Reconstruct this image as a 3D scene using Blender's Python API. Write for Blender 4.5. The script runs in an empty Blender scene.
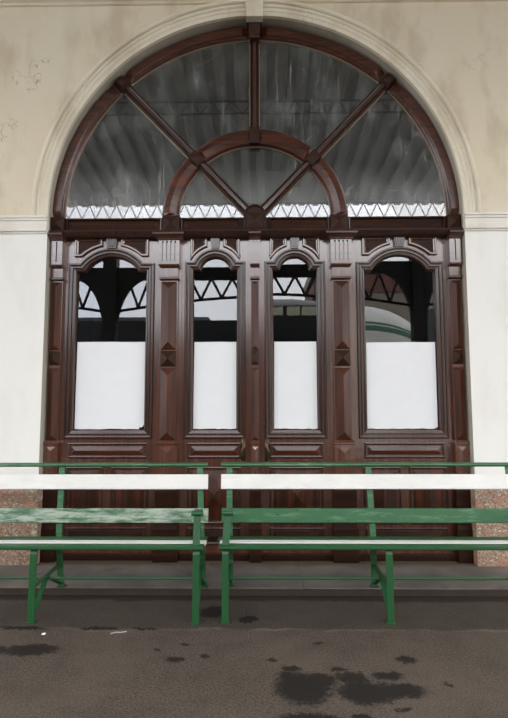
import bpy, bmesh, math, random
from math import sin, cos, asin, sqrt, pi, radians
from mathutils import Matrix, Vector
random.seed(4)
S = bpy.context.scene
C = S.collection

# ------------------------------------------------------------------ camera
P, W, RO = radians(5.14), radians(.77), radians(.11)
fw = Vector((-sin(W)*cos(P), cos(W)*cos(P), sin(P)))
r0 = Vector((cos(W), sin(W), 0)); u0 = r0.cross(fw)
rt = r0*cos(RO)-u0*sin(RO); up = u0*cos(RO)+r0*sin(RO)
cd = bpy.data.cameras.new('camera'); cam = bpy.data.objects.new('camera', cd); C.objects.link(cam)
cam.matrix_world = Matrix(((rt.x, up.x, -fw.x, .045), (rt.y, up.y, -fw.y, -3.97), (rt.z, up.z, -fw.z, 1.28), (0, 0, 0, 1)))
cd.sensor_fit = 'VERTICAL'; cd.sensor_height = 24; cd.lens = 24*500/718; cd.clip_end = 400
S.camera = cam
# ------------------------------------------------------------------ overcast sky, exposure
wd = bpy.data.worlds.new('overcast_sky'); S.world = wd; wd.use_nodes = True
nt = wd.node_tree; bg = nt.nodes['Background']
tc = nt.nodes.new('ShaderNodeTexCoord'); nz = nt.nodes.new('ShaderNodeTexNoise'); nz.inputs['Scale'].default_value = 2.2; nz.inputs['Detail'].default_value = 4
cr = nt.nodes.new('ShaderNodeValToRGB'); nt.links.new(tc.outputs['Generated'], nz.inputs['Vector']); nt.links.new(nz.outputs['Fac'], cr.inputs['Fac'])
cr.color_ramp.elements[0].position = .35; cr.color_ramp.elements[0].color = (.83, .86, .93, 1)
cr.color_ramp.elements[1].position = .65; cr.color_ramp.elements[1].color = (1, .99, .97, 1)
nt.links.new(cr.outputs['Color'], bg.inputs['Color']); bg.inputs['Strength'].default_value = 6.2
pl = bpy.data.lights.new('sky_portal', 'AREA'); pl.shape = 'RECTANGLE'; pl.size = 40; pl.size_y = 5.2; pl.cycles.is_portal = True
po = bpy.data.objects.new('sky_portal', pl); C.objects.link(po); po.location = (0, -5.75, 2.6); po.rotation_euler = (radians(90), 0, 0)
S.view_settings.view_transform = 'Standard'; S.view_settings.look = 'None'
S.view_settings.exposure = 0.0; S.view_settings.gamma = 1; S.view_settings.use_curve_mapping = False

# ------------------------------------------------------------------ materials
def srgb(r, g, b):
    f = lambda c: (c/255/12.92 if c/255 <= .04045 else ((c/255+.055)/1.055)**2.4)
    return (f(r), f(g), f(b), 1)
class NT:
    def __init__(s, name):
        s.m = bpy.data.materials.new(name); s.m.use_nodes = True; s.t = s.m.node_tree; s.b = s.t.nodes['Principled BSDF']
        s.co = s.t.nodes.new('ShaderNodeTexCoord').outputs['Object']
    def n(s, typ, **kw):
        x = s.t.nodes.new('ShaderNode'+typ)
        for k, v in kw.items(): setattr(x, k, v)
        return x
    def l(s, a, b): s.t.links.new(a, b)
    def scaled(s, v, loc=(0, 0, 0)):
        m = s.n('Mapping'); m.inputs['Scale'].default_value = v; m.inputs['Location'].default_value = loc; s.l(s.co, m.inputs['Vector']); return m.outputs['Vector']
    def noise(s, scale, detail=4, vec=None, rough=.55):
        x = s.n('TexNoise'); x.inputs['Scale'].default_value = scale; x.inputs['Detail'].default_value = detail; x.inputs['Roughness'].default_value = rough
        s.l(vec if vec is not None else s.co, x.inputs['Vector']); return x.outputs['Fac']
    def step(s, v, a, b):
        x = s.n('MapRange', interpolation_type='SMOOTHSTEP'); x.inputs['From Min'].default_value = a; x.inputs['From Max'].default_value = b
        s.l(v, x.inputs['Value']); return x.outputs['Result']
    def math(s, op, a, b=None):
        x = s.n('Math', operation=op)
        for i, v in enumerate((a, b)):
            if v is None: continue
            if isinstance(v, (int, float)): x.inputs[i].default_value = v
            else: s.l(v, x.inputs[i])
        return x.outputs[0]
    def mix(s, fac, a, b):
        x = s.n('Mix', data_type='RGBA')
        for sock, v in ((x.inputs[0], fac), (x.inputs[6], a), (x.inputs[7], b)):
            if isinstance(v, (tuple, int, float)): sock.default_value = v
            else: s.l(v, sock)
        return x.outputs[2]
    def col(s, c): s.l(c, s.b.inputs['Base Color'])
    def bump(s, h, strength=.3, dist=.01):
        x = s.n('Bump'); x.inputs['Strength'].default_value = strength; x.inputs['Distance'].default_value = dist
        s.l(h, x.inputs['Height']); s.l(x.outputs['Normal'], s.b.inputs['Normal'])
    def rough(s, v): s.b.inputs['Roughness'].default_value = v

def flat(name, c, rough=.6, metal=0, var=.17):
    k = NT(name); v = k.noise(9, 5); k.col(k.mix(v, tuple(x*(1-var) for x in c[:3])+(1,), tuple(min(1, x*(1+var)) for x in c[:3])+(1,)))
    k.rough(rough); k.b.inputs['Metallic'].default_value = metal; return k.m

def wood(name, dark, light, stretch, rough=.45, coat=1.0, streak=(104, 48, 24)):
    k = NT(name)
    g = k.noise(1, 6, k.scaled(stretch)); w = k.noise(1.3, 3)
    c = k.mix(k.step(g, .3, .7), dark, light)
    c = k.mix(k.math('MULTIPLY', k.step(k.noise(1, 5, k.scaled(tuple(v*.35 for v in stretch), (3, 1, 2))), .5, .68), .6), c, srgb(*streak))
    c = k.mix(k.math('MULTIPLY', k.step(w, .45, .7), .35), c, dark)
    k.col(c); k.b.inputs['Roughness'].default_value = rough; k.b.inputs['IOR'].default_value = 1.55
    k.b.inputs['Coat Weight'].default_value = coat; k.b.inputs['Coat Roughness'].default_value = .2; k.b.inputs['Coat IOR'].default_value = 1.92; k.b.inputs['Specular IOR Level'].default_value = .2
    k.bump(g, .12, .004); return k.m
V = (38, 38, 2.2); Hh = (2.2, 38, 38)
WV = wood('varnished_wood_upright', srgb(58, 27, 16), srgb(102, 52, 29), V)
WH = wood('varnished_wood_crosswise', srgb(56, 29, 20), srgb(90, 49, 32), Hh)
WD = wood('dark_varnished_wood', srgb(36, 19, 11), srgb(58, 30, 17), Hh, .55, .0, (70, 36, 18))
WDV = wood('dark_varnished_wood_upright', srgb(44, 23, 14), srgb(74, 40, 24), V, .5, .07)
WM = wood('moulding_wood', srgb(44, 24, 17), srgb(70, 40, 28), V, .45, .5, (80, 42, 26))
WR = wood('red_varnished_wood', srgb(48, 22, 13), srgb(84, 40, 23), Hh, .42, .35, (104, 46, 22))

def plaster(name, base, stain, patch, crackc):
    k = NT(name)
    a = k.noise(.9, 6); b = k.noise(3.4, 8, k.scaled((1, 1, .45), (4, 0, 2))); f = k.noise(26, 6)
    c = k.mix(k.math('MULTIPLY', k.step(b, .46, .64), .5), base, stain)
    c = k.mix(k.math('MULTIPLY', k.step(a, .52, .62), .5), c, patch)
    vo = k.n('TexVoronoi', feature='DISTANCE_TO_EDGE'); vo.inputs['Scale'].default_value = 1.5
    ad = k.n('VectorMath', operation='ADD'); nn = k.n('TexNoise'); nn.inputs['Scale'].default_value = 5; nn.inputs['Detail'].default_value = 6
    k.l(k.co, nn.inputs['Vector']); k.l(k.co, ad.inputs[0]); k.l(nn.outputs['Color'], ad.inputs[1]); k.l(ad.outputs[0], vo.inputs['Vector'])
    ck = k.math('MULTIPLY', k.math('SUBTRACT', 1, k.step(vo.outputs['Distance'], .002, .012)), k.step(k.noise(1.7, 2, k.scaled((1, 1, 1), (7, 3, 1))), .55, .63))
    c = k.mix(k.math('MULTIPLY', ck, .6), c, crackc)
    k.col(c); k.rough(.75); k.bump(f, .08, .004); return k.m
CREAM = plaster('aged_cream_plaster', srgb(224, 212, 188), srgb(188, 172, 145), srgb(230, 221, 202), srgb(120, 104, 82))
WHITE = plaster('white_painted_plaster', srgb(240, 238, 233), srgb(231, 228, 221), srgb(243, 242, 239), srgb(233, 230, 223))
MOULD = plaster('cream_moulding_plaster', srgb(228, 219, 198), srgb(198, 184, 160), srgb(234, 227, 210), srgb(190, 176, 152))
IMP = plaster('offwhite_impost_plaster', srgb(232, 227, 216), srgb(208, 200, 184), srgb(238, 235, 226), srgb(214, 206, 192))
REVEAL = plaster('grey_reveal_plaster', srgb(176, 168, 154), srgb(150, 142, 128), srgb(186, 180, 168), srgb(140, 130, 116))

def granite():
    k = NT('speckled_pink_stone')
    vo = k.n('TexVoronoi'); vo.inputs['Scale'].default_value = 95; k.l(k.co, vo.inputs['Vector'])
    r = k.n('ValToRGB'); sx = k.n('SeparateXYZ'); k.l(vo.outputs['Color'], sx.inputs[0]); k.l(sx.outputs[0], r.inputs['Fac'])
    e = r.color_ramp.elements; e[0].color = srgb(126, 100, 82); e[1].color = srgb(214, 204, 188)
    for p, c in ((.3, srgb(158, 124, 104)), (.6, srgb(184, 156, 130)), (.8, srgb(150, 138, 126))):
        q = e.new(p); q.color = c
    c = k.mix(k.math('MULTIPLY', k.step(k.noise(7, 5), .5, .66), .6), r.outputs['Color'], srgb(176, 128, 104))
    c = k.mix(k.math('MULTIPLY', k.step(k.noise(6, 4, k.scaled((1, 1, 1), (3, 5, 1))), .62, .72), .7), c, srgb(222, 216, 208))
    k.col(c); k.rough(.75); k.bump(k.noise(40, 4), .3, .006); return k.m
STONE = granite()

def asphalt():
    k = NT('worn_asphalt')
    fine = k.noise(95, 4, None, .8); mid = k.noise(7, 8, None, .65); big = k.noise(1.6, 5)
    c = k.mix(k.step(fine, .3, .7), srgb(50, 44, 39), srgb(108, 97, 87))
    c = k.mix(k.math('MULTIPLY', k.step(mid, .42, .68), .4), c, srgb(62, 55, 49))
    c = k.mix(k.math('MULTIPLY', k.step(big, .4, .62), .3), c, srgb(104, 93, 82))
    sp = k.n('SeparateXYZ'); k.l(k.co, sp.inputs[0]); wob = k.math('MULTIPLY', k.math('SUBTRACT', k.noise(3, 6), .5), .16)
    yy = k.math('ADD', sp.outputs[1], wob)
    older = k.step(yy, -1.0, -.975)                                   # the older strip of asphalt next to the kerb
    c = k.mix(k.math('MULTIPLY', older, .45), c, srgb(54, 49, 46))
    dirt = k.math('MULTIPLY', k.step(yy, -.60, -.56), .8)
    c = k.mix(dirt, c, srgb(42, 34, 28))
    seam = k.math('SUBTRACT', 1, k.step(k.math('ABSOLUTE', k.math('ADD', yy, 1.0)), .004, .02))
    c = k.mix(k.math('MULTIPLY', k.math('MULTIPLY', seam, k.step(k.noise(4, 3, k.scaled((1, 1, 1), (9, 0, 0))), .4, .6)), .5), c, srgb(122, 108, 92))
    # oil and water stains, each a blob where it lies
    nv = k.n('TexNoise'); nv.inputs['Scale'].default_value = 17; nv.inputs['Detail'].default_value = 10; nv.inputs['Roughness'].default_value = .8; k.l(k.co, nv.inputs['Vector'])
    sv = k.n('VectorMath', operation='SUBTRACT'); k.l(nv.outputs['Color'], sv.inputs[0]); sv.inputs[1].default_value = (.5, .5, .5)
    ms = k.n('VectorMath', operation='SCALE'); k.l(sv.outputs[0], ms.inputs[0]); ms.inputs['Scale'].default_value = .16
    dv = k.n('VectorMath', operation='ADD'); k.l(k.co, dv.inputs[0]); k.l(ms.outputs[0], dv.inputs[1])
    tot = None
    blobs = [(.235, -1.58, .15, .15), (.31, -1.52, .10, .08), (.16, -1.50, .05, .07), (.52, -1.61, .17, .11), (.47, -1.50, .09, .06), (.66, -1.60, .15, .07), (.64, -1.475, .085, .045),
             (.188, -1.49+.07, .055, .032), (.774, -1.325, .055, .045), (.24, -1.80, .14, .045), (.42, -1.42, .05, .03), (.64, -1.74, .035, .02), (.46, -1.80, .05, .03),
             (-1.16, -1.243, .17, .07), (-1.42, -1.25, .2, .06), (-.385, -1.335, .06, .03), (-.24, -1.30, .03, .02), (-.88, -.985, .13, .025), (-1.32, -.99, .16, .022), (-.62, -.99, .10, .016),
             (-.255, -.76, .10, .10), (-.03, -.86, .07, .05), (-.36, -1.18, .035, .02), (.1, -1.33, .03, .018), (.9, -1.55, .03, .018), (-.5, -1.23, .02, .015), (.35, -1.16, .03, .02)]
    for x, y, a, b in blobs:
        m = k.n('VectorMath', operation='SUBTRACT'); k.l(dv.outputs[0], m.inputs[0]); m.inputs[1].default_value = (x, y, 0)
        d = k.n('VectorMath', operation='MULTIPLY'); k.l(m.outputs[0], d.inputs[0]); d.inputs[1].default_value = (1/a, 1/b, 0)
        ln = k.n('VectorMath', operation='LENGTH'); k.l(d.outputs[0], ln.inputs[0])
        tot = ln.outputs['Value'] if tot is None else k.math('MINIMUM', tot, ln.outputs['Value'])
    st = k.math('SUBTRACT', 1, k.step(k.math('ADD', tot, k.math('MULTIPLY', k.math('SUBTRACT', k.noise(45, 5, None, .7), .5), .9)), .62, 1.08))
    c = k.mix(k.math('MULTIPLY', st, .92), c, srgb(29, 25, 22))
    sp2 = k.step(k.noise(22, 5, k.scaled((1, 1, 1), (5, 2, 0))), .68, .74)
    c = k.mix(k.math('MULTIPLY', sp2, .5), c, srgb(48, 43, 39))
    k.col(c); k.rough(.85); k.b.inputs['Specular IOR Level'].default_value = .25
    k.bump(k.math('ADD', fine, k.math('MULTIPLY', mid, .6)), .3, .006); return k.m
ASPH = asphalt()
def slabmat():
    k = NT('worn_grey_kerb_stone')
    c = k.mix(k.step(k.noise(3, 7), .35, .65), srgb(112, 106, 102), srgb(136, 130, 125))
    c = k.mix(k.math('MULTIPLY', k.noise(60, 4), .5), c, srgb(96, 90, 86))
    sp = k.n('SeparateXYZ'); k.l(k.co, sp.inputs[0]); wob = k.math('MULTIPLY', k.math('SUBTRACT', k.noise(4, 5), .5), .12)
    c = k.mix(k.math('MULTIPLY', k.step(k.math('ADD', sp.outputs[1], wob), -.05, .02), .8), c, srgb(112, 94, 74))
    c = k.mix(k.math('MULTIPLY', k.step(k.noise(5, 5, k.scaled((1, 1, 1), (2, 7, 1))), .56, .72), .5), c, srgb(84, 76, 70))
    k.col(c); k.rough(.8); k.bump(k.noise(45, 5), .2, .005); return k.m
SLAB = slabmat()

DIRT = flat('dirt_caked_on_the_riser', srgb(62, 50, 40), .9, 0, .3)
def paint(name, c, wear=None, amount=.5, chips=True):
    k = NT(name)
    base = k.mix(k.noise(5, 5), tuple(x*.85 for x in c[:3])+(1,), tuple(x*1.15 for x in c[:3])+(1,))
    if wear:
        w = k.noise(1, 9, k.scaled((5, 30, 30)), .72)
        base = k.mix(k.step(w, 1-amount-.1, 1-amount+.12), base, wear)
    if chips:
        base = k.mix(k.step(k.noise(38, 3), .70, .74), base, srgb(40, 50, 40))
    k.col(base); k.rough(.4); return k.m
GREEN = paint('green_bench_paint', srgb(33, 82, 46))
GREENL = paint('faded_green_paint', srgb(48, 98, 62), srgb(96, 134, 104), .42)
WORN = paint('peeling_green_paint', srgb(62, 104, 76), srgb(168, 180, 166), .52)
BWHITE = paint('white_bench_paint', srgb(231, 230, 227), srgb(222, 220, 215), .4, False)
PAPER = flat('white_paper', srgb(240, 241, 244), .6, 0, .03)
PUTTY = flat('pale_window_putty', srgb(150, 132, 108), .7)
BRASS = flat('tarnished_brass', srgb(96, 80, 56), .45, .6)
IRON = flat('dark_iron_paint', srgb(30, 30, 33), .5)
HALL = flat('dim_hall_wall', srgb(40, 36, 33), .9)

def glass(name, ior, dust, veil):
    k = NT(name); t = k.t; t.nodes.remove(k.b); out = t.nodes['Material Output']
    tr = k.n('BsdfTransparent'); tr.inputs[0].default_value = (.6, .62, .62, 1); gl = k.n('BsdfGlossy'); gl.inputs['Roughness'].default_value = .004; gl.inputs['Color'].default_value = (.97, .97, 1, 1)
    fr = k.n('Fresnel'); fr.inputs['IOR'].default_value = ior; mx = k.n('MixShader'); k.l(fr.outputs[0], mx.inputs[0]); k.l(tr.outputs[0], mx.inputs[1]); k.l(gl.outputs[0], mx.inputs[2])
    res = mx.outputs[0]
    if dust:
        df = k.n('BsdfDiffuse'); df.inputs[0].default_value = (.62, .64, .62, 1)
        st = k.step(k.noise(1, 8, k.scaled((7, 7, 2.2)), .7), .42, .78)
        vo = k.noise(2.3, 5); fac = k.math('ADD', k.math('MULTIPLY', k.math('MULTIPLY', st, k.step(vo, .35, .7)), dust), veil)
        sz = k.n('SeparateXYZ'); k.l(k.n('NewGeometry').outputs['Position'], sz.inputs[0]); low = k.math('SUBTRACT', 1, k.step(k.math('ADD', sz.outputs[2], k.math('MULTIPLY', k.noise(4, 6), .3)), 2.93, 3.5))
        fac = k.math('ADD', fac, k.math('MULTIPLY', low, .26))  # dust above the transom, with its lit and reflected haze put into the colour
        fac = k.math('ADD', fac, k.math('MULTIPLY', k.math('MULTIPLY', k.step(k.noise(1, 3, k.scaled((34, 34, 1.6))), .62, .70), k.step(k.noise(2, 3, k.scaled((1, 1, 1), (5, 1, 2))), .45, .6)), .2))
        wv = k.n('TexNoise'); wv.inputs['Scale'].default_value = 2.5; wv.inputs['Detail'].default_value = 2; k.l(k.co, wv.inputs['Vector'])
        ln = k.math('SUBTRACT', 1, k.step(k.math('ABSOLUTE', k.math('SUBTRACT', wv.outputs['Fac'], .5)), .001, .005))
        fac = k.math('ADD', fac, k.math('MULTIPLY', k.math('MULTIPLY', ln, k.step(k.noise(6, 2), .5, .6)), .22))
        m2 = k.n('MixShader'); k.l(fac, m2.inputs[0]); k.l(res, m2.inputs[1]); k.l(df.outputs[0], m2.inputs[2]); res = m2.outputs[0]
    k.l(res, out.inputs['Surface']); return k.m
PANE = glass('dark_door_glass', 1.75, 0, 0)
FANG = glass('dirty_fanlight_glass', 2.3, .3, .02)

# ------------------------------------------------------------------ mesh building
class MB:
    def __init__(s): s.v = []; s.f = []; s.mi = []
    def add(s, vs, fs, mi=0):
        o = len(s.v); s.v += [tuple(v) for v in vs]; s.f += [[i+o for i in f] for f in fs]; s.mi += [mi]*len(fs); return s
    def box(s, x0, x1, y0, y1, z0, z1, mi=0):
        vs = [(x, y, z) for x in (x0, x1) for y in (y0, y1) for z in (z0, z1)]
        return s.add(vs, [(0, 1, 3, 2), (4, 6, 7, 5), (0, 4, 5, 1), (2, 3, 7, 6), (0, 2, 6, 4), (1, 5, 7, 3)], mi)
    def prism(s, poly, y0, y1, mi=0):                                  # polygon in x,z extruded along y
        n = len(poly); vs = [(x, y0, z) for x, z in poly]+[(x, y1, z) for x, z in poly]
        fs = [tuple(range(n)), tuple(range(2*n-1, n-1, -1))]+[(i, (i+1) % n, n+(i+1) % n, n+i) for i in range(n)]
        return s.add(vs, fs, mi)
    def prism_x(s, poly, x0, x1, mi=0):                                # polygon in y,z extruded along x
        n = len(poly); vs = [(x0, y, z) for y, z in poly]+[(x1, y, z) for y, z in poly]
        fs = [tuple(range(n)), tuple(range(2*n-1, n-1, -1))]+[(i, (i+1) % n, n+(i+1) % n, n+i) for i in range(n)]
        return s.add(vs, fs, mi)
    def loops(s, rings, closed=True, caps=False, mi=0):                # quads between successive point rings
        m = len(rings[0]); vs = [p for r in rings for p in r]; fs = []
        k = len(rings)
        for a in range(k if closed else k-1):
            b = (a+1) % k
            for i in range(m): fs.append((a*m+i, a*m+(i+1) % m, b*m+(i+1) % m, b*m+i))
        if caps and not closed: fs += [tuple(range(m)), tuple(range((k-1)*m, k*m))]
        return s.add(vs, fs, mi)
    def sweep(s, path, prof, mi=0):                                    # path(d) -> closed outline offset by d; prof = closed (d, y) polygon
        paths = [path(d) for d, y in prof]
        n = len(paths[0])
        return s.loops([[(paths[j][i][0], prof[j][1], paths[j][i][1]) for j in range(len(prof))] for i in range(n)], True, False, mi)
    def hip(s, x0, x1, z0, z1, y, h, base=.0, mi=0):                   # hipped raised field standing h proud of y
        w, t = x1-x0, z1-z0; m = min(w, t)/2; yb = y-base
        if w >= t: a, b = (x0+m, yb-h, (z0+z1)/2), (x1-m, yb-h, (z0+z1)/2)
        else: a, b = ((x0+x1)/2, yb-h, z0+m), ((x0+x1)/2, yb-h, z1-m)
        c = [(x0, yb, z0), (x1, yb, z0), (x1, yb, z1), (x0, yb, z1)]; d = [(q[0], y+.004, q[2]) for q in c]
        vs = c+d
        if abs(w-t) < 1e-6: vs += [a]; fs = [(0, 1, 8), (1, 2, 8), (2, 3, 8), (3, 0, 8)]
        elif w > t: vs += [a, b]; fs = [(0, 1, 9, 8), (1, 2, 9), (2, 3, 8, 9), (3, 0, 8)]
        else: vs += [a, b]; fs = [(0, 1, 8), (1, 2, 9, 8), (2, 3, 9), (3, 0, 8, 9)]
        fs += [(0, 4, 5, 1), (1, 5, 6, 2), (2, 6, 7, 3), (3, 7, 4, 0), (4, 7, 6, 5)]
        return s.add(vs, fs, mi)
    def arc(s, cz, a0, a1, prof, n=40, hipend=0, yb=.1, mi=0):         # closed (r, y) profile swept round (0, cz); hipend chamfers the ends
        rings = []
        ts = [i/n for i in range(n+1)]
        if hipend: ts = [0, hipend]+[hipend+(1-2*hipend)*i/n for i in range(1, n)]+[1-hipend, 1]
        for t in ts:
            a = a0+(a1-a0)*t; k = 1
            if hipend: k = min(1, min(t, 1-t)/hipend)
            rings.append([(r*cos(a), yb+(y-yb)*k if y < yb else y, cz+r*sin(a)) for r, y in prof])
        return s.loops(rings, False, True, mi)
    def bar(s, ang, cz, a, b, prof, mi=0):                             # (t, y) profile run out from (0, cz) along ang between radii a and b
        d = (cos(ang), sin(ang)); nrm = (-d[1], d[0])
        return s.loops([[(d[0]*r+nrm[0]*t, y, cz+d[1]*r+nrm[1]*t) for t, y in prof] for r in (a, b)], False, True, mi)
    def tube(s, pts, r, n=10, mi=0):
        pts = [Vector(p) for p in pts]; rings = []
        for i, p in enumerate(pts):
            t = (pts[min(i+1, len(pts)-1)]-pts[max(i-1, 0)]).normalized()
            a = t.cross(Vector((0.13, .2, 1)) if abs(t.z) < .9 else Vector((1, 0, 0))).normalized(); b = t.cross(a)
            rr = r[i] if isinstance(r, (list, tuple)) else r
            rings.append([tuple(p+a*rr*cos(2*pi*k/n)+b*rr*sin(2*pi*k/n)) for k in range(n)])
        return s.loops(rings, False, True, mi)
    def strap(s, pts, wx, th, mi=0):                                   # flat iron bent in the y,z plane: pts (x, y, z), width along x
        rings = []
        for i, p in enumerate(pts):
            q0, q1 = pts[max(i-1, 0)], pts[min(i+1, len(pts)-1)]
            ty, tz = q1[1]-q0[1], q1[2]-q0[2]; L = sqrt(ty*ty+tz*tz); ny, nz_ = -tz/L*th/2, ty/L*th/2
            rings.append([(p[0]-wx/2, p[1]+ny, p[2]+nz_), (p[0]+wx/2, p[1]+ny, p[2]+nz_), (p[0]+wx/2, p[1]-ny, p[2]-nz_), (p[0]-wx/2, p[1]-ny, p[2]-nz_)])
        return s.loops(rings, False, True, mi)
    def build(s, name, mats, parent=None, bevel=0, smooth=False, kind=None, label=None):
        off = Vector((0, 0, 0))
        if parent is not None:
            q = parent
            while q is not None: off += q.location; q = q.parent
        me = bpy.data.meshes.new(name); me.from_pydata([tuple(Vector(v)-off) for v in s.v], [], s.f)
        for m in (mats if isinstance(mats, (list, tuple)) else [mats]): me.materials.append(m)
        for i, p in enumerate(me.polygons): p.material_index = s.mi[i]; p.use_smooth = smooth
        bm = bmesh.new(); bm.from_mesh(me); bmesh.ops.recalc_face_normals(bm, faces=bm.faces); bm.to_mesh(me); bm.free()
        o = bpy.data.objects.new(name, me); C.objects.link(o)
        if parent is not None: o.parent = parent
        if bevel:
            b = o.modifiers.new('bevel', 'BEVEL'); b.width = bevel; b.segments = 2; b.limit_method = 'ANGLE'; b.angle_limit = radians(40)
        if kind: o['kind'] = kind
        if label: o['label'] = label
        return o
def tag(o, label, cat, group=None, kind=None):
    o['label'] = label; o['category'] = cat
    if group: o['group'] = group
    if kind: o['kind'] = kind
    return o
def empty(name, loc, label, cat, group=None, kind=None):
    o = bpy.data.objects.new(name, None); C.objects.link(o); o.location = loc; o.empty_display_size = .1
    return tag(o, label, cat, group, kind)

# ------------------------------------------------------------------ ground
CZ, RW, JX = 2.858, 1.703, 1.703          # arch of the wall: centre height, radius, half width
XE = 7.0
m = MB(); nx, ny = 2, 2
m.box(-30, 30, -6.2, -.49, -.3, 0)
tag(m.build('floor', ASPH, kind='structure'), 'stained grey asphalt platform in front of the kerb slabs', 'floor')
m = MB()
for x0, x1 in ((-XE, -3.5), (-3.5, -1.58), (-1.58, .33), (.33, 2.26), (2.26, 4.2), (4.2, XE)):
    m.prism_x([(-.484, -.1), (-.484, .044), (-.480, .048), (.0, .048), (.14, .048), (.14, -.1)], x0+.0015, x1-.0015)
    m.prism_x([(-.49, -.1), (-.49, .040), (-.484, .043), (-.484, -.1)], x0+.0015, x1-.0015, 1)
tag(m.build('trim_1', [SLAB, DIRT], kind='structure'), 'low grey stone kerb slabs under the wall and the doors', 'kerb')
m = MB(); m.box(-60, 60, -60, -6.2, -1.2, -1.0)
tag(m.build('floor_track', flat('track_ballast', srgb(88, 80, 74), .9), kind='structure'), 'gravel track bed behind the platform edge', 'ground')

# ------------------------------------------------------------------ wall with arched opening
m = MB(); SP = 2.745
def wallquad(x0, x1, z0, z1, mi): m.add([(x0, 0, z0), (x1, 0, z0), (x1, 0, z1), (x0, 0, z1)], [(0, 1, 2, 3)], mi)
for sx in (-1, 1):
    wallquad(sx*XE, sx*JX, 0, SP, 1); wallquad(sx*XE, sx*JX, SP, CZ, 0); wallquad(sx*XE, sx*JX, CZ, 5.9, 0)
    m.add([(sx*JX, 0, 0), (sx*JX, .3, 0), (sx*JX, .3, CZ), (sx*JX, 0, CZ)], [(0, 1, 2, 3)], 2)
N = 96
for i in range(N):
    a, b = pi*i/N, pi*(i+1)/N
    p, q = (RW*cos(a), CZ+RW*sin(a)), (RW*cos(b), CZ+RW*sin(b))
    m.add([(p[0], 0, p[1]), (p[0], 0, 5.9), (q[0], 0, 5.9), (q[0], 0, q[1])], [(0, 1, 2, 3)], 0)
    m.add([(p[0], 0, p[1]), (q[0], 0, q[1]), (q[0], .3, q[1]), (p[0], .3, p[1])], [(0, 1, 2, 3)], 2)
w = m.build('wall_back', [CREAM, WHITE, REVEAL], kind='structure')
tag(w, 'station wall, white below and aged cream above, with an arched doorway', 'wall')
# dark hall behind the doors
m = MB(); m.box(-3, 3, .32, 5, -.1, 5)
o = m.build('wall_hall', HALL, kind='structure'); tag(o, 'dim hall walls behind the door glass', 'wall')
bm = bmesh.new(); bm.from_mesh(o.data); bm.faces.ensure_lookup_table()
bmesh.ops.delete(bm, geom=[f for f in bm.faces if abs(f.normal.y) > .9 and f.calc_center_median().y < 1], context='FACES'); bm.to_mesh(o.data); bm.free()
# stone plinths
for side, sx in (('left', -1), ('right', 1)):
    m = MB(); x0, x1 = sorted((sx*XE, sx*(JX-.012))); z1 = .665
    prof = [(-.022, .0), (-.022, z1-.02), (-.002, z1), (.06, z1), (.06, 0)]
    m.prism_x([(y, z) for y, z in prof], x0, x1)
    tag(m.build('baseboard_'+side, STONE, kind='structure'), 'speckled pink stone plinth at the foot of the wall, %s of the doors' % side, 'plinth')
# architrave mouldings round the arch
prof = [(RW-.002, .02), (RW-.002, -.012), (1.735, -.014), (1.738, -.02), (1.765, -.020), (1.768, -.030), (1.776, -.034), (1.784, -.030), (1.787, -.024), (1.797, -.024), (1.80, -.044), (1.812, -.05), (1.826, -.046), (1.831, -.03), (1.831, .02)]
m = MB(); m.arc(CZ, 0, pi, prof, 110)
for sx in (-1, 1): m.loops([[(sx*r, y, z) for r, y in prof] for z in (2.81, CZ)], False, True)
tag(m.build('trim_2', MOULD, kind='structure'), 'cream moulded plaster band curving round the arch', 'moulding')
for n_, sx, sd in ((3, -1, 'left'), (4, 1, 'right')):
    m = MB(); pr = [(.02, 2.815), (-.044, 2.815), (-.044, 2.797), (-.034, 2.792), (-.034, 2.778), (-.024, 2.772), (-.024, 2.735), (-.03, 2.73), (-.03, 2.69), (-.014, 2.684), (-.012, 2.674), (.02, 2.672)]
    x0, x1 = sorted((sx*XE, sx*(JX-.004)))
    m.prism_x(pr, x0, x1)
    tag(m.build('trim_%d' % n_, IMP, kind='structure'), 'banded plaster impost moulding on the wall, %s of the arch' % sd, 'moulding')
m = MB(); m.prism_x([(.02, 4.665), (-.02, 4.672), (-.03, 4.685), (-.05, 4.69), (-.05, 4.80), (-.09, 4.82), (-.09, 4.95), (.02, 4.95)], -XE, XE)
tag(m.build('trim_5', MOULD, kind='structure'), 'straight plaster cornice along the top of the wall', 'cornice')
m = MB(); m.prism([(-.068, 4.522), (.068, 4.522), (.084, 4.80), (-.084, 4.80)], -.05, .02)
tag(m.build('trim_6', MOULD, bevel=.004, kind='structure'), 'plain cream keystone at the crown of the arch', 'keystone')

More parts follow.
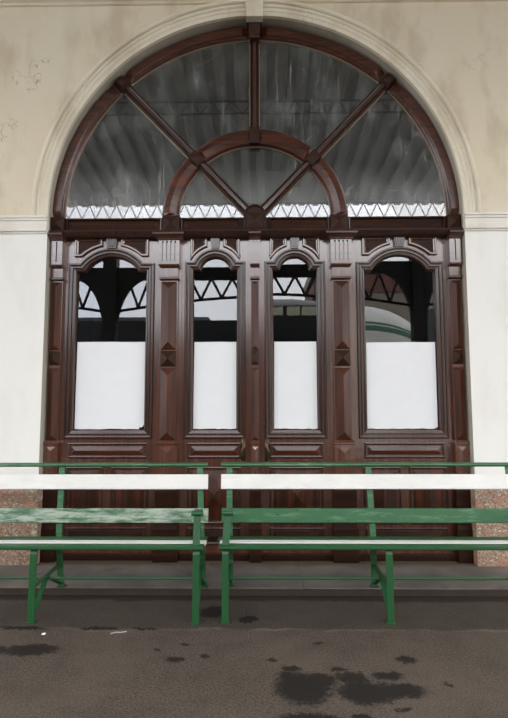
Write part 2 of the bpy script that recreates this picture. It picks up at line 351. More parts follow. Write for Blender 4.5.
# ------------------------------------------------------------------ doors
YL, YG = .12, .152
def arch_path(cx, hw, zb, zs, aw, R, zc, n=26):
    def f(d):
        xa = sqrt((R+d)**2-(zs+d-zc)**2); a0 = math.atan2(zs+d-zc, xa)
        arc = [(cx+(R+d)*cos(a0+(pi-2*a0)*i/n), zc+(R+d)*sin(a0+(pi-2*a0)*i/n)) for i in range(n+1)]
        return [(cx-hw-d, zb-d), (cx+hw+d, zb-d), (cx+hw+d, zs+d)]+arc+[(cx-hw-d, zs+d)]
    return f
def rect_path(x0, x1, z0, z1):
    return lambda d: [(x0-d, z0-d), (x1+d, z0-d), (x1+d, z1+d), (x0-d, z1+d)]
def poly_path(pts):
    n = len(pts)
    area = sum(pts[i][0]*pts[(i+1) % n][1]-pts[(i+1) % n][0]*pts[i][1] for i in range(n))
    sg = 1 if area > 0 else -1
    def f(d):
        out = []
        for i in range(n):
            p0, p, p1 = pts[i-1], pts[i], pts[(i+1) % n]
            e0 = Vector((p[0]-p0[0], p[1]-p0[1])).normalized(); e1 = Vector((p1[0]-p[0], p1[1]-p[1])).normalized()
            n0, n1 = Vector((e0.y, -e0.x))*sg, Vector((e1.y, -e1.x))*sg
            mm = (n0+n1); L = max(.35, 1+n0.dot(n1)); q = Vector(p)+mm*(d/L)
            out.append((q.x, q.y))
        return out
    return f
def plate_with_hole(outer, hole, y0, y1):
    bm = bmesh.new()
    def loop(pts):
        vs = [bm.verts.new((x, y0, z)) for x, z in pts]
        return vs, [bm.edges.new((vs[i], vs[(i+1) % len(vs)])) for i in range(len(vs))]
    a, ea = loop(outer); b, eb = loop(hole)
    bmesh.ops.triangle_fill(bm, use_beauty=True, edges=ea+eb, use_dissolve=False)
    bm.verts.index_update(); vs = [tuple(v.co) for v in bm.verts]; fs = [[v.index for v in f.verts] for f in bm.faces]
    bm.free(); n = len(vs); m = MB(); m.add(vs, fs)
    o = 0
    for pts in (outer, hole):
        k = len(pts); q = [(x, y0, z) for x, z in pts]+[(x, y1, z) for x, z in pts]
        m.add(q, [(i, (i+1) % k, k+(i+1) % k, k+i) for i in range(k)])
    return m
GLAZE = [(.071, YL+.01), (.071, YL-.012), (.066, YL-.020), (.058, YL-.020), (.055, YL-.010), (.044, YL-.008), (.042, YL-.016), (.031, YL-.016), (.028, YL-.002), (.017, YL), (.015, YL-.006), (.006, YL-.004), (0, YL+.006), (0, YG+.012), (.02, YG+.012)]
FRAME = [(.0, YL+.006), (.0, YL-.012), (-.006, YL-.014), (-.012, YL-.006), (-.018, YL-.004), (-.024, YL+.006)]
SPF = [(.0, YL+.006), (.0, YL-.016), (-.005, YL-.024), (-.016, YL-.024), (-.020, YL-.016), (-.030, YL-.012), (-.032, YL+.006)]
def door(n_, cx, half, hw, zs, aw, apex, label, handle, sidedoor, warp=0):
    root = empty('door_%d' % n_, (cx, YL, .02), label, 'door', None, 'structure')
    h = apex-zs; R = (aw*aw+h*h)/(2*h); zc = apex-R
    path = arch_path(cx, hw, 1.071, zs, aw, R, zc)
    leaf = plate_with_hole([(cx-half, .02), (cx+half, .02), (cx+half, 2.70), (cx-half, 2.70)], path(.03), YL, YL+.05)
    leaf.build('door_leaf', WV, root)
    MB().sweep(path, GLAZE).build('glazing_moulding', WM, root)
    gm = MB().prism(path(.008), YG, YG+.005); gm.v = [(x, y-(z-1.8)*warp, z) for x, y, z in gm.v]       # old doors: the pane leans a little
    gm.build('glass_pane', PANE, root, label='dark glass pane reflecting the platform')
    # carved head: spandrels and keystone
    R2 = R+.071+.028
    for sx in (-1, 1):
        xo, xi = (.312, .075) if sidedoor else (.208, .066)
        zlow = 2.512 if sidedoor else zc+sqrt(R2*R2-.2*.2)
        xl = sqrt(R2*R2-(zlow-zc)**2)
        pts = [(xi, 2.675), (xo, 2.675), (xo, zlow)]
        if xo-xl > .012: pts.append((xl, zlow))
        a0, a1 = math.atan2(zlow-zc, xl), math.acos(xi/R2)
        pts += [(R2*cos(a0+(a1-a0)*i/9), zc+R2*sin(a0+(a1-a0)*i/9)) for i in range(1, 10)]
        pts = [(cx+sx*x, z) for x, z in pts]
        pp = poly_path(pts)
        f = MB().sweep(pp, SPF).build('spandrel_frame', WV, root)
        MB().prism(pp(-.028), YL-.003, YL+.004).build('spandrel_panel', WD, f, label='dark recessed spandrel panel')
    zk0 = apex+.066; kw = .05 if sidedoor else .042
    m = MB().prism([(cx-kw*.72, zk0), (cx+kw*.72, zk0), (cx+kw, 2.692), (cx-kw, 2.692)], YL-.032, YL+.002)
    for i in range(4):
        x = (i-1.5)*kw*.4
        m.prism([(cx+x*.75-.004, zk0+.012), (cx+x*.75+.004, zk0+.012), (cx+x+.005, 2.672), (cx+x-.005, 2.672)], YL-.039, YL-.03)
    m.build('keystone', WM, root)
    def panel(x0, x1, z0, z1, h, name, mat=WR, base=.004, inset=.035):
        f = MB().sweep(rect_path(x0, x1, z0, z1), FRAME).build('panel_moulding', WM, root)
        MB().hip(x0+inset, x1-inset, z0+inset, z1-inset, YL, h, base).build(name, mat, f)
    pw = .322 if sidedoor else .217
    panel(cx-pw, cx+pw, .845, .968, .012, 'rail_panel', inset=.028)
    if sidedoor:
        for sx in (-1, 1):
            x0, x1 = sorted((cx+sx*.034, cx+sx*.332)); panel(x0, x1, .325, .775, .032, 'lower_panel', WDV, inset=.03)
    else:
        panel(cx-.217, cx+.217, .325, .775, .046, 'lower_panel', WDV, inset=.0315)
    panel(cx-pw, cx+pw, .165, .300, .012, 'bottom_panel', WD, inset=.028)
    MB().box(cx-half, cx+half, YL-.02, YL+.002, .02, .10).build('kick_rail', WD, root, bevel=.006)
    if handle:
        hx = cx+handle*(half-.045)
        m = MB()
        m.prism([(hx-.016, .825), (hx+.016, .825), (hx+.019, .86), (hx+.012, .92), (hx+.019, .985), (hx+.012, 1.035), (hx-.012, 1.035), (hx-.019, .985), (hx-.012, .92), (hx-.019, .86)], YL-.008, YL+.001)
        hp = []
        for i in range(19):
            t = i/18; hp.append((hx+handle*-.012*sin(2*pi*t), YL-.012-.045*sin(pi*t)**.7, .845+.165*t))
        m.tube(hp, [.006+.006*sin(pi*i/18) for i in range(19)], 10)
        m.build('door_handle', BRASS, root, smooth=True, label='tarnished brass pull handle')
    return root
door(1, -1.200, .393, .2915, 2.384, .2255, 2.512, 'wide dark wood door panel with arched glass at the left end of the doorway', 0, True)
door(2, -.3325, .281, .181, 2.393, .1245, 2.503, 'narrow wooden door leaf, left of the middle pair, with arched glass', 1, False)
d3 = door(3, .3305, .281, .181, 2.393, .1245, 2.503, 'narrow wooden door leaf, right of the middle pair, with arched glass', -1, False, .004)
door(4, 1.200, .393, .2915, 2.384, .2255, 2.512, 'wide dark wood door panel with arched glass at the right end of the doorway', 0, True, .0085)
MB().tube([(.072, YL-.001, 1.115), (.072, YL-.03, 1.115)], .012, 12).build('keyhole_knob', IRON, d3, label='small black knob')

# paper sheets covering the lower glass
def paper(cx, hw, z1, dents, label, lean=0):
    pts = [(cx-hw+.002, 1.078)]
    n = 14
    for i in range(1, n):
        pts.append((cx-hw+2*hw*i/n, 1.077+random.uniform(-.002, .004)))
    pts += dents+[(cx+hw-.003, z1+lean)]
    for i in range(1, 6): pts.append((cx+hw-2*hw*i/6, z1+lean*(1-i/6)+random.uniform(-.0012, .0012)))
    pts.append((cx-hw+.006, z1))
    m = MB().prism(pts, YG-.003, YG-.0004)
    tag(m.build('paper_sheet', PAPER), label, 'paper', 'paper sheets on the door glass')
paper(-1.200, .288, 1.797, [(-.955, 1.077), (-.948, 1.10), (-.94, 1.088), (-.922, 1.10), (-.914, 1.115)], 'white paper sheet on the glass of the leftmost door, torn at its lower right corner')
paper(-.3325, .179, 1.794, [(-.156, 1.08)], 'narrow white paper sheet on the glass left of the middle handles')
paper(.3305, .179, 1.794, [(.507, 1.08)], 'narrow white paper sheet on the glass right of the middle handles')
paper(1.200, .288, 1.786, [(1.484, 1.09)], 'white paper sheet with a ragged lower edge on the glass of the rightmost door', 0)

# ------------------------------------------------------------------ pilasters
def pilaster(n_, cx, cap, shaft, post, label, flutes, y0=.07):
    root = empty('trim_%d' % n_, (cx, y0, .02), label, 'pilaster', None, 'structure')
    MB().box(cx-post, cx+post, .108, .17, .02, 2.70).build('post', WV, root)
    yc = y0-.022
    ab = cap*1.5 if cap > .06 else cap*1.25
    m = MB(); m.box(cx-cap, cx+cap, yc+.020, .12, 2.425, 2.645)
    m.box(cx-cap, cx+cap, yc, yc+.021, 2.425, 2.452); m.box(cx-cap, cx+cap, yc, yc+.021, 2.622, 2.645)
    gw = cap*.17 if flutes > 2 else cap*.22
    edges = [-cap]
    for i in range(flutes):
        g = -cap+2*cap*(i+1)/(flutes+1); edges += [g-gw/2, g+gw/2]
    edges.append(cap)
    for i in range(0, len(edges), 2): m.box(cx+edges[i], cx+edges[i+1], yc, yc+.021, 2.452, 2.622)
    m.loops([[(cx-a, y, z), (cx+a, y, z), (cx+a, .12, z), (cx-a, .12, z)] for a, y, z in ((cap*.84, y0, 2.402), (cap*.98, yc-.004, 2.418), (cap, yc-.006, 2.428))], False, True)
    m.loops([[(cx-a, y, z), (cx+a, y, z), (cx+a, .12, z), (cx-a, .12, z)] for a, y, z in ((cap*1.0, yc-.002, 2.628), (cap*1.1, yc-.010, 2.636), (cap*1.12, yc-.012, 2.642), (cap+(ab-cap)*.5, yc-.030, 2.656), (ab, yc-.052, 2.668), (ab, yc-.054, 2.682))], False, True)
    m.build('capital', WH, root)
    MB().box(cx-shaft*1.12, cx+shaft*1.12, y0+.006, .12, 2.325, 2.405).build('neck', WV, root)
    MB().loops([[(cx-a, y, z), (cx+a, y, z), (cx+a, .12, z), (cx-a, .12, z)] for a, y, z in ((shaft*1.1, y0+.004, 2.298), (shaft*1.26, y0-.012, 2.308), (shaft*1.26, y0-.012, 2.32), (shaft*1.12, y0+.004, 2.328))], False, True).build('neck_ring', WM, root)
    bb = MB().box(cx-shaft*1.13, cx+shaft*1.13, y0+.012, .12, .965, 2.30).build('shaft', WV, root)
    hh = shaft*.5
    MB().hip(cx-shaft, cx+shaft, 1.722, 2.288, y0+.012, hh, .004).build('upper_facet', WDV, bb)
    MB().hip(cx-shaft, cx+shaft, 1.714-2*shaft if shaft > .05 else 1.60, 1.714, y0+.012, hh*1.15, .006).build('diamond_block', WD, bb)
    MB().hip(cx-shaft, cx+shaft, .992, 1.572, y0+.012, hh, .004).build('lower_facet', WDV, bb)
    bw = shaft*1.28
    m = MB().loops([[(cx-a, y, z), (cx+a, y, z), (cx+a, .12, z), (cx-a, .12, z)] for a, y, z in ((bw, y0-.004, .60), (bw, y0-.004, .955), (bw*1.06, y0-.014, .96), (bw*1.06, y0-.014, .972), (shaft*1.1, y0+.002, .99))], False, True)
    m.hip(cx-shaft*.8, cx+shaft*.8, .68, .94, y0-.004, .006, .001)
    m.build('base_block', WV, root)
    MB().loops([[(cx-a, y, z), (cx+a, y, z), (cx+a, .12, z), (cx-a, .12, z)] for a, y, z in ((bw*1.2, y0-.02, .02), (bw*1.2, y0-.02, .30), (bw*1.1, y0-.008, .33), (bw*1.1, y0-.008, .60))], False, True).build('plinth_block', WD, root)
pilaster(7, -1.642, .048, .042, .052, 'slim wooden pilaster against the left side of the arch opening', 1)
pilaster(8, -.709, .086, .064, .100, 'fluted wooden pilaster between the left wide door and the middle pair', 4)
pilaster(9, -.001, .040, .030, .052, 'thin wooden pilaster between the two narrow middle door leaves', 3)
pilaster(10, .709, .086, .064, .100, 'fluted wooden pilaster between the right wide door and the middle pair', 4)
pilaster(11, 1.642, .048, .042, .052, 'slim wooden pilaster against the right side of the arch opening', 1)

# ------------------------------------------------------------------ fanlight
FZ, TH = 2.826, radians(46.6)
fan = empty('window_1', (0, .09, 2.66), 'half-round wooden fanlight with dirty glass above the doors', 'window', None, 'structure')
m = MB()
m.loops([[(x, y, z) for y, z in ((.17, 2.655), (.060, 2.662), (.040, 2.674), (.014, 2.694), (.010, 2.704), (.018, 2.710), (.17, 2.713))] for x in (-1.70, 1.70)], False, True)
m.build('transom_ledge', WM, fan)
MB().box(-1.69, 1.69, .10, .17, 2.705, 2.836).build('transom_rail', WD, fan)
for x0, x1 in ((-1.585, -.782), (-.618, -.118), (.118, .618), (.782, 1.585)):
    f = MB().sweep(rect_path(x0, x1, 2.716, 2.832), [(0, .106), (0, .082), (-.01, .078), (-.016, .09), (-.02, .106)]).build('transom_moulding', WM, fan)
    MB().hip(x0+.02, x1-.02, 2.736, 2.812, .098, .012, .002).build('transom_panel', WD, f)
for x in (-.70, .70):
    m = MB().box(x-.072, x+.072, .07, .12, 2.714, 2.85); m.hip(x-.062, x+.062, 2.722, 2.842, .07, .02, .002)
    m.build('ring_foot', WD, fan)
for sx in (-1, 1):
    m = MB(); x0, x1 = sorted((sx*1.588, sx*1.698))
    m.box(x0, x1, .05, .14, 2.71, 2.835); m.hip(x0, x1, 2.712, 2.83, .05, .03, .001)
    m.build('springer_block', WD, fan)
# hub
hub = [(-.092, 2.712), (.092, 2.712), (.092, FZ)]+[(.092*cos(pi*i/20), FZ+.005+.092*sin(pi*i/20)) for i in range(1, 20)]+[(-.092, FZ)]
m = MB().prism(hub, .035, .14); hp = poly_path(hub)
m.sweep(hp, [(0, .04), (0, .026), (-.012, .022), (-.016, .036)]); m.hip(-.07, .07, 2.725, 2.86, .036, .018, 0)
m.build('hub_block', WD, fan)
# arch frame segments with chamfered ends and the blocks between them
AF = [(1.610, .17), (1.610, .118), (1.617, .112), (1.620, .104), (1.628, .10), (1.633, .090), (1.641, .084), (1.700, .082), (1.712, .095), (1.716, .17)]
g = radians(2.6)
for a0, a1 in ((radians(.3), TH-g), (TH+g, pi/2-g*.7), (pi/2+g*.7, pi-TH-g), (pi-TH+g, pi-radians(.3))):
    MB().arc(FZ, a0, a1, AF, 44, .05, .114).build('arch_frame', WR, fan)
MB().arc(FZ, 0, pi, [(1.612, .17), (1.612, .122), (1.700, .120), (1.715, .17)], 90).build('arch_backing', WM, fan)
for a in (TH, pi-TH):
    m = MB(); d = Vector((cos(a), 0, sin(a))); e = Vector((-sin(a), 0, cos(a))); c = Vector((0, 0, FZ))
    rings = []
    for k, y in ((.050, .12), (.050, .085), (.030, .055), (.006, .045)):
        rings.append([tuple(c+d*(1.655+sr*k*1.15)+e*st*k+Vector((0, y, 0))) for sr, st in ((-1, -1), (1, -1), (1, 1), (-1, 1))])
    m.loops(rings, False, True); m.build('arch_block', WD, fan)
m = MB().prism([(-.042, 4.39), (.042, 4.39), (.056, 4.56), (-.056, 4.56)], .025, .13)
for i in range(4): m.box((i-1.5)*.024-.007, (i-1.5)*.024+.007, .017, .03, 4.415, 4.525)
m.box(-.062, .062, .012, .12, 4.535, 4.565)
m.build('crown_block', WM, fan)
# ring
RP = [(.644, .15), (.644, .10), (.652, .084), (.664, .086), (.713, .066), (.764, .082), (.774, .078), (.781, .10), (.781, .15)]
for a0, a1 in ((radians(2), TH-radians(4)), (TH+radians(4), pi/2-radians(3)), (pi/2+radians(3), pi-TH-radians(4)), (pi-TH+radians(4), pi-radians(2))):
    MB().arc(FZ, a0, a1, RP, 30, .04, .085).build('ring_moulding', WR, fan)
MB().arc(FZ, 0, pi, [(.646, .15), (.646, .105), (.779, .105), (.779, .15)], 70).build('ring_backing', WM, fan)
# spokes
SPK = [(-.039, .15), (-.039, .092), (-.031, .082), (-.025, .094), (-.02, .096), (-.012, .078), (.012, .078), (.02, .096), (.025, .094), (.031, .082), (.039, .092), (.039, .15)]
for a, r0_, r1_ in ((TH, .09, 1.61), (pi-TH, .09, 1.61), (pi/2, .655, 1.60)):
    MB().bar(a, FZ, r0_, r1_, SPK).build('spoke', WM, fan)
    if a != pi/2:
        m = MB(); d = Vector((cos(a), 0, sin(a))); e = Vector((-sin(a), 0, cos(a))); c = Vector((0, 0, FZ))
        m.loops([[tuple(c+d*(.713+sr*k*1.35)+e*st*k+Vector((0, y, 0))) for sr, st in ((-1, -1), (1, -1), (1, 1), (-1, 1))] for k, y in ((.044, .11), (.044, .068), (.034, .060), (.004, .056))], False, True)
        m.build('crossing_block', WD, fan)
    else:
        m = MB().box(-.045, .045, .056, .12, FZ+.644, FZ+.783); m.hip(-.04, .04, FZ+.652, FZ+.775, .056, .008, .001); m.build('crossing_block', WD, fan)
# panes and their putty lines
def sector(a0, a1, ra, rb, h0, h1, g0=0, n=30):
    f = lambda h, r: asin(min(.999, h/r))
    out = [(rb*cos(t), FZ+rb*sin(t)) for t in [a0+f(h0, rb)+(a1-f(h1, rb)-a0-f(h0, rb))*i/n for i in range(n+1)]]
    k = n if ra > .3 else 1
    inn = [(ra*cos(t), FZ+ra*sin(t)) for t in [a1-f(h1, ra)+(a0+f(h0, ra)-a1+f(h1, ra))*i/k for i in range(k+1)]]
    return out+inn
secs = [(0, TH, .781, 1.612, .010, .039), (TH, pi/2, .781, 1.612, .039, .039), (pi/2, pi-TH, .781, 1.612, .039, .039), (pi-TH, pi, .781, 1.612, .039, .010),
        (0, TH, .085, .644, .010, .039), (TH, pi-TH, .085, .644, .039, .039), (pi-TH, pi, .085, .644, .039, .010)]
m = MB()
for a0, a1, ra, rb, h0, h1 in secs:
    pts = sector(a0, a1, ra, rb, h0, h1); pp = poly_path(pts)
    gp = MB().prism(pp(.012), .130, .135).build('glass_pane', FANG, fan, label='dirty dark glass pane reflecting the canopy roof')
    MB().sweep(pp, [(.004, .131), (.004, .118), (-.002, .121), (-.006, .131)]).build('putty_line', PUTTY, gp, label='pale putty line round the pane')

# ------------------------------------------------------------------ benches
def bench(x0, y0, fo, to, ao, worn, label):
    root = empty('bench', (x0+.97, y0+.2, 0), label, 'bench', 'green slatted platform benches')
    xa, xb = x0-.046-.02, x0+1.94+.066
    lerp = lambda z: fo+(to-fo)*z/.86
    sw = lambda pr, z, e=.0: MB().prism_x(pr, xa-e+lerp(z), xb+e+lerp(z))
    Y = lambda y: y0+y                                               # y measured from the front feet
    def slat(ya, za, yb, zb, t):                                       # slat section between front and back corners, rounded edges
        d = Vector((yb-ya, zb-za)); L = d.length; d /= L; n = Vector((-d.y, d.x))
        q = []
        for u_, v_ in ((0, -t+.006), (0, -.006), (.006, 0), (L-.006, 0), (L, -.006), (L, -t+.006), (L-.006, -t), (.006, -t)):
            p = Vector((ya, za))+d*u_+n*v_; q.append((Y(p.x), p.y))
        return q
    sw(slat(-.032, .446, .048, .444, .021), .0, -.022).build('seat_slat', GREEN, root, label='green front seat slat')
    sw(slat(.066, .441, .150, .437, .021), .0, -.020).build('seat_slat', BWHITE, root, label='white middle seat slat')
    sw(slat(.168, .436, .30, .420, .021), .4, -.006).build('seat_slat', GREEN, root, label='green rear seat slat')
    rear = lambda z: .452-.022*min(z, .3)/.3 if z < .3 else (.43 if z < .42 else .43+.075*(z-.42)/.44)
    zs = [.052, .10, .15, .22, .3, .36, .42, .5, .6, .7, .78, .845]
    def back(z0, z1, t):
        ya, yb = rear(z0)-.006, rear(z1)-.006
        d = Vector((yb-ya, z1-z0)); n = Vector((-d.y, d.x)).normalized()*t; c = .004
        L = d.length; d.normalize(); q = []
        for u_, v_ in ((c, 0), (L-c, 0), (L, c/t), (L, 1-c/t), (L-c, 1), (c, 1), (0, 1-c/t), (0, c/t)):
            p = Vector((ya, z0))+d*u_+n*v_; q.append((Y(p.x), p.y))
        return q
    sw(back(.476, .569, .024), .53, -.014).build('back_slat', worn, root, label='wide green back slat with worn paint')
    sw(back(.693, .792, .024), .75, -.010).build('back_slat', BWHITE, root, label='white painted upper back slat')
    yr, zr = rear(.86)-.004, .857
    sw([(Y(yr+.022*cos(2*pi*i/14)), zr+.0145*sin(2*pi*i/14)) for i in range(14)], .86, -.008).build('top_rail', GREENL, root)
    for i in range(3):
        x = x0+.97*i; w_ = .040
        pts = [(x, Y(-.002), .004), (x, Y(.002), .2), (x, Y(.004), .35), (x, Y(.006), .392), (x, Y(.014), .412), (x, Y(.030), .418), (x, Y(.12), .412), (x, Y(.30), .388), (x, Y(.42), .382)]
        fl = MB().strap(pts, w_, .010).build('front_leg', GREEN, root)
        MB().box(x-.027, x+.027, Y(-.012), Y(.03), 0, .007).build('foot_plate', GREEN, fl)
        bl = MB().strap([(x+lerp(z), Y(rear(z)+.002), z) for z in zs], w_, .010).build('rear_post', GREENL, root)
        MB().box(x+fo-.027, x+fo+.027, Y(.436), Y(.478), .0485, .055).build('foot_plate', GREEN, bl)
        m = MB()
        m.strap([(x, Y(.002), .03), (x+lerp(.18)*.5, Y(.205), .18), (x+lerp(.18)*.5, Y(.222), .187), (x+lerp(.18)*.5, Y(.24), .18), (x+lerp(.07), Y(.448), .07)], .03, .009)
        m.strap([(x, Y(.004), .199), (x+lerp(.2), Y(.43), .199)], .03, .009)
        m.build('side_brace', GREEN, root)
    for i in (0, 2):
        x = x0+.97*i; t = lerp(.53)
        ps = [(x+ao*.1, Y(.005), .425), (x+ao*.5, Y(.03), .53), (x+ao, Y(.048), .612), (x+ao, Y(.06), .630), (x+ao, Y(.085), .634), (x+ao, Y(.13), .622), (x+ao*.5+t*.5, Y(.28), .575), (x+t, Y(rear(.53)-.03), .535)]
        ar = MB().strap(ps, .042, .010).build('armrest', GREEN, root)
        m = MB().loops([[(x+ao+sx*.034, Y(.036)+.014*cos(2*pi*k/12), .624+.014*sin(2*pi*k/12)) for k in range(12)] for sx in (-1, -.8, .8, 1)], False, True)
        m.build('arm_scroll', GREEN, ar)
    MB().tube([(x0+lerp(.18)*.5, Y(.222), .181), (x0+1.94+lerp(.18)*.5, Y(.222), .181)], .0085, 8).build('stretcher_rod', GREEN, root)
    return root
bench(-2.281, -.924, 0, -.042, 0, WORN, 'green bench on the left with pale peeling paint on its back slat')
bench(-.169, -.914, .006, -.008, .012, GREENL, 'green bench on the right with an evenly green back slat')

# paper scraps on the asphalt
m = MB(); m.add([(-.80, -1.06, .001), (-.755, -1.05, .006), (-.72, -1.045, .002), (-.722, -1.035, .003), (-.756, -1.038, .008), (-.80, -1.048, .002)], [(0, 1, 4, 5), (1, 2, 3, 4)])
m = MB().loops([[(x, y0_, z), (x, y0_+.012, z), (x, y0_+.012, z+.0015), (x, y0_, z+.0015)] for x, y0_, z in ((-.80, -1.062, .0005), (-.775, -1.050, .003), (-.75, -1.048, .001), (-.715, -1.042, .004))], False, True)
tag(m.build('litter', flat('crumpled_foil', srgb(190, 188, 192), .5)), 'thin silvery paper strip lying on the asphalt before the left bench', 'litter')
m = MB().loops([[(-1.185, -1.07, .0), (-1.165, -1.072, .0), (-1.163, -1.056, .0), (-1.182, -1.054, 0)], [(-1.18, -1.066, .006), (-1.168, -1.068, .008), (-1.167, -1.06, .007), (-1.178, -1.059, .005)]], False, True)
tag(m.build('litter', PAPER), 'tiny white paper scrap on the asphalt below the left bench', 'litter')

# ------------------------------------------------------------------ platform canopy and the far side of the platform (seen in the glass)
def corrugated():
    m = MB(); x = -14.0; vs = []; k = 0; p = .28
    while x < 14:
        a, b, c, d = x, x+p*.4, x+p*.5, x+p*.9
        for q, h in ((a, 0), (b, 0), (c, .055), (d, .055)): vs.append((q, h))
        x += p
    vr = [(q, 0.0, 5.92+h) for q, h in vs]+[(q, -5.75, 5.34+h) for q, h in vs]; n = len(vs)
    m.add(vr, [(i, i+1, n+i+1, n+i) for i in range(n-1)])
    return m
CEIL = flat('grey_roof_sheeting', srgb(190, 190, 184), .7)
tag(corrugated().build('ceiling', CEIL, kind='structure'), 'corrugated canopy roof over the platform, mirrored in the fanlight', 'roof')
def girder(y, z0, z1, pitch, r):
    m = MB(); m.box(-14, 14, y-r, y+r, z0, z0+2*r); m.box(-14, 14, y-r, y+r, z1-2*r, z1)
    x = -14.0
    while x < 14:
        for a, b in ((x, x+pitch/2), (x+pitch, x+pitch/2)):
            m.tube([(a, y, z0+r), (b, y, z1-r)], r*.8, 4)
        x += pitch
    return m
tag(girder(-5.3, 4.90, 5.22, .27, .014).build('trim_12', IRON, kind='structure'), 'lattice girder along the canopy edge, mirrored in the fanlight', 'girder')
tag(girder(-2.5, 5.36, 5.56, .30, .010).build('trim_13', flat('grey_girder_paint', srgb(120, 120, 116), .6), kind='structure'), 'lattice girder under the middle of the canopy roof', 'girder')
YC = -5.3
xs = (-8.85, -2.88, 3.09, 9.06)
g_ = 'canopy columns behind the viewer'
for i, x in enumerate(xs):
    root = empty('canopy_column', (x, YC, 0), ('dark iron canopy column beyond the left end of the platform view', 'dark iron canopy column mirrored in the leftmost door glass', 'dark iron canopy column mirrored in the rightmost door glass', 'dark iron canopy column beyond the right end of the platform view')[i], 'column', g_)
    MB().box(x-.13, x+.13, YC-.11, YC+.11, .35, 4.89).build('shaft', IRON, root)
    MB().box(x-.134, x+.134, YC-.134, YC+.134, 0, .35).build('base', IRON, root)
for i in range(len(xs)-1):
    a, b = xs[i]+.136, xs[i+1]-.136
    root = empty('arch_truss', ((a+b)/2, YC, 3.7), 'dark iron arched truss between two canopy columns, %s' % ('mirrored at the left edge of the doors', 'mirrored across the middle door glass', 'mirrored at the right edge of the doors')[i], 'truss', 'canopy trusses')
    MB().box(a, b, YC-.07, YC+.07, 3.70, 3.93).build('top_beam', IRON, root)
    for x, sx in ((a, 1), (b, -1)):
        pts = [(x, 3.72), (x+sx*.62, 3.72)]+[(x+sx*.62*(1-sin(t)), 3.72-1.05*(1-cos(t))) for t in [pi/2*k/10 for k in range(1, 11)]]
        MB().prism(pts, YC-.05, YC+.05).build('bracket', IRON, root)
    n = 14; low = [(a+(b-a)*k/n, YC, 3.08+.28*sin(pi*k/n)) for k in range(n+1)]
    MB().tube(low, .032, 6).build('bottom_chord', IRON, root)
    m = MB()
    for k in range(n):
        q = low[k]; x2 = (low[k][0]+low[k+1][0])/2
        m.tube([q, (x2, YC, 3.72)], .028, 5); m.tube([(x2, YC, 3.72), low[k+1]], .028, 5)
    m.build('web_bars', IRON, root)
# dark carriage and pale engine standing at the platform
YT = -8.4
DK = flat('dark_carriage_paint', srgb(22, 24, 26), .5); RG = flat('grey_carriage_roof', srgb(120, 122, 124), .5); LW = flat('white_engine_paint', srgb(206, 206, 198), .5); LG = flat('green_stripe_paint', srgb(34, 92, 60), .5)
cr_ = empty('railway_carriage', (-6, YT-1.2, -1.0), 'dark railway carriage with a pale window band, mirrored in the door glass', 'train')
MB().box(-16, 1.75, YT-2.5, YT, -.6, 3.42).build('body', DK, cr_)
m = MB()
for x0, x1 in ((.34, .62), (.72, 1.05), (1.10, 1.55)): m.box(x0, x1, YT-.02, YT+.012, 3.47, 3.70)
m.build('window_band', flat('pale_sky_in_windows', srgb(190, 190, 160), .6), cr_)  # sky showing through the carriage windows, put into a pale colour
MB().box(-.2, 1.75, YT-2.5, YT, 3.42, 3.74).build('window_frame', DK, cr_)
m = MB(); m.loops([[(x, YT+.03+(-2.56 if k > 9 else 0)+0, 0) for k in range(2)] for x in (0, 1)], False) if False else None
m = MB(); rings = []
for x, s_ in ((-.2, 1), (.9, 1), (1.4, .8), (1.7, .45), (1.85, .1)):
    rings.append([(x, YT-1.25+1.28*cos(pi*k/12), 3.72+.34*s_*sin(pi*k/12)) for k in range(13)])
m.loops(rings, False, True); m.build('roof', RG, cr_)
en = empty('locomotive', (5, YT-1.2, -1.0), 'cream locomotive with green stripes, mirrored in the rightmost door glass', 'train')
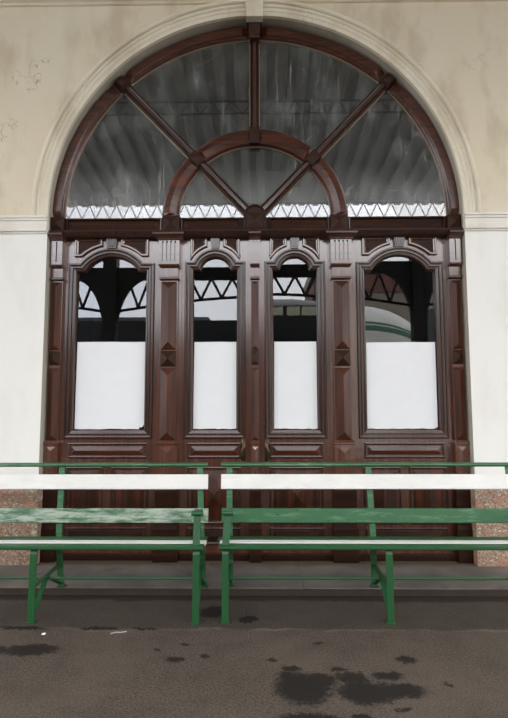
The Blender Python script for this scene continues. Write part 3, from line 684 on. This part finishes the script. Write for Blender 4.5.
def engine(x0, x1, grow, zc0, mat, name, zr=(0, pi)):
    m = MB(); rings = []
    for t in [i/18 for i in range(19)]:
        x = x0+(x1-x0)*t; e = max(.02, 1-max(0, (t-.1)/.9)**2.6)**.5
        rings.append([(x, YT-1.25+(1.25*e+grow)*cos(a), zc0+(2.1*e+grow)*sin(a)) for a in [zr[0]+(zr[1]-zr[0])*k/20 for k in range(21)]])
    m.loops(rings, False, True); m.build(name, mat, en, smooth=False)
engine(2.1, 4.9, 0, 1.75, LW, 'nose'); engine(2.1, 4.93, .012, 1.75, LG, 'stripe', (radians(38), radians(43))); engine(2.1, 4.93, .012, 1.75, LG, 'stripe', (radians(45), radians(47)))
MB().box(2.1, 4.9, YT-2.5, YT, -.6, 1.76).build('body', LW, en); MB().box(4.9, 12, YT-2.5, YT, -.6, 2.4).build('frame', DK, en)
# buildings across the tracks
YB = -26
bl = empty('station_building', (9, YB, -1), 'pale building with a reddish upper band, mirrored in the rightmost door glass', 'building')
MB().box(3.5, 22, YB-6, YB, -1, 7.6).build('wall', flat('pale_render', srgb(120, 112, 98), .8), bl)
MB().box(3.3, 22.2, YB-6, YB+.1, 7.6, 8.9).build('upper_band', flat('red_brown_band', srgb(92, 58, 48), .8), bl)
MB().box(3.2, 22.3, YB-6, YB+.2, 8.9, 9.5).build('parapet', flat('cream_parapet', srgb(128, 124, 110), .8), bl)
m = MB().prism([(9.0, -1), (13.2, -1), (13.2, 4.6)]+[(11.1+2.1*cos(pi*k/16), 4.6+2.1*sin(pi*k/16)) for k in range(1, 16)]+[(9.0, 4.6)], YB-.2, YB+.03)
m.build('arched_window', flat('dark_green_window', srgb(24, 36, 30), .4), bl)
b2 = empty('low_building', (-9, -24, -1), 'low pale building mirrored behind the dark carriage', 'building')
MB().box(-16, -3.2, -30, -24, -1, 5.9).build('wall', flat('pale_yellow_render', srgb(128, 128, 104), .8), b2)
MB().box(-16.3, -2.9, -30.3, -23.7, 5.9, 6.2).build('roof', flat('slate_roof', srgb(70, 72, 76), .8), b2)
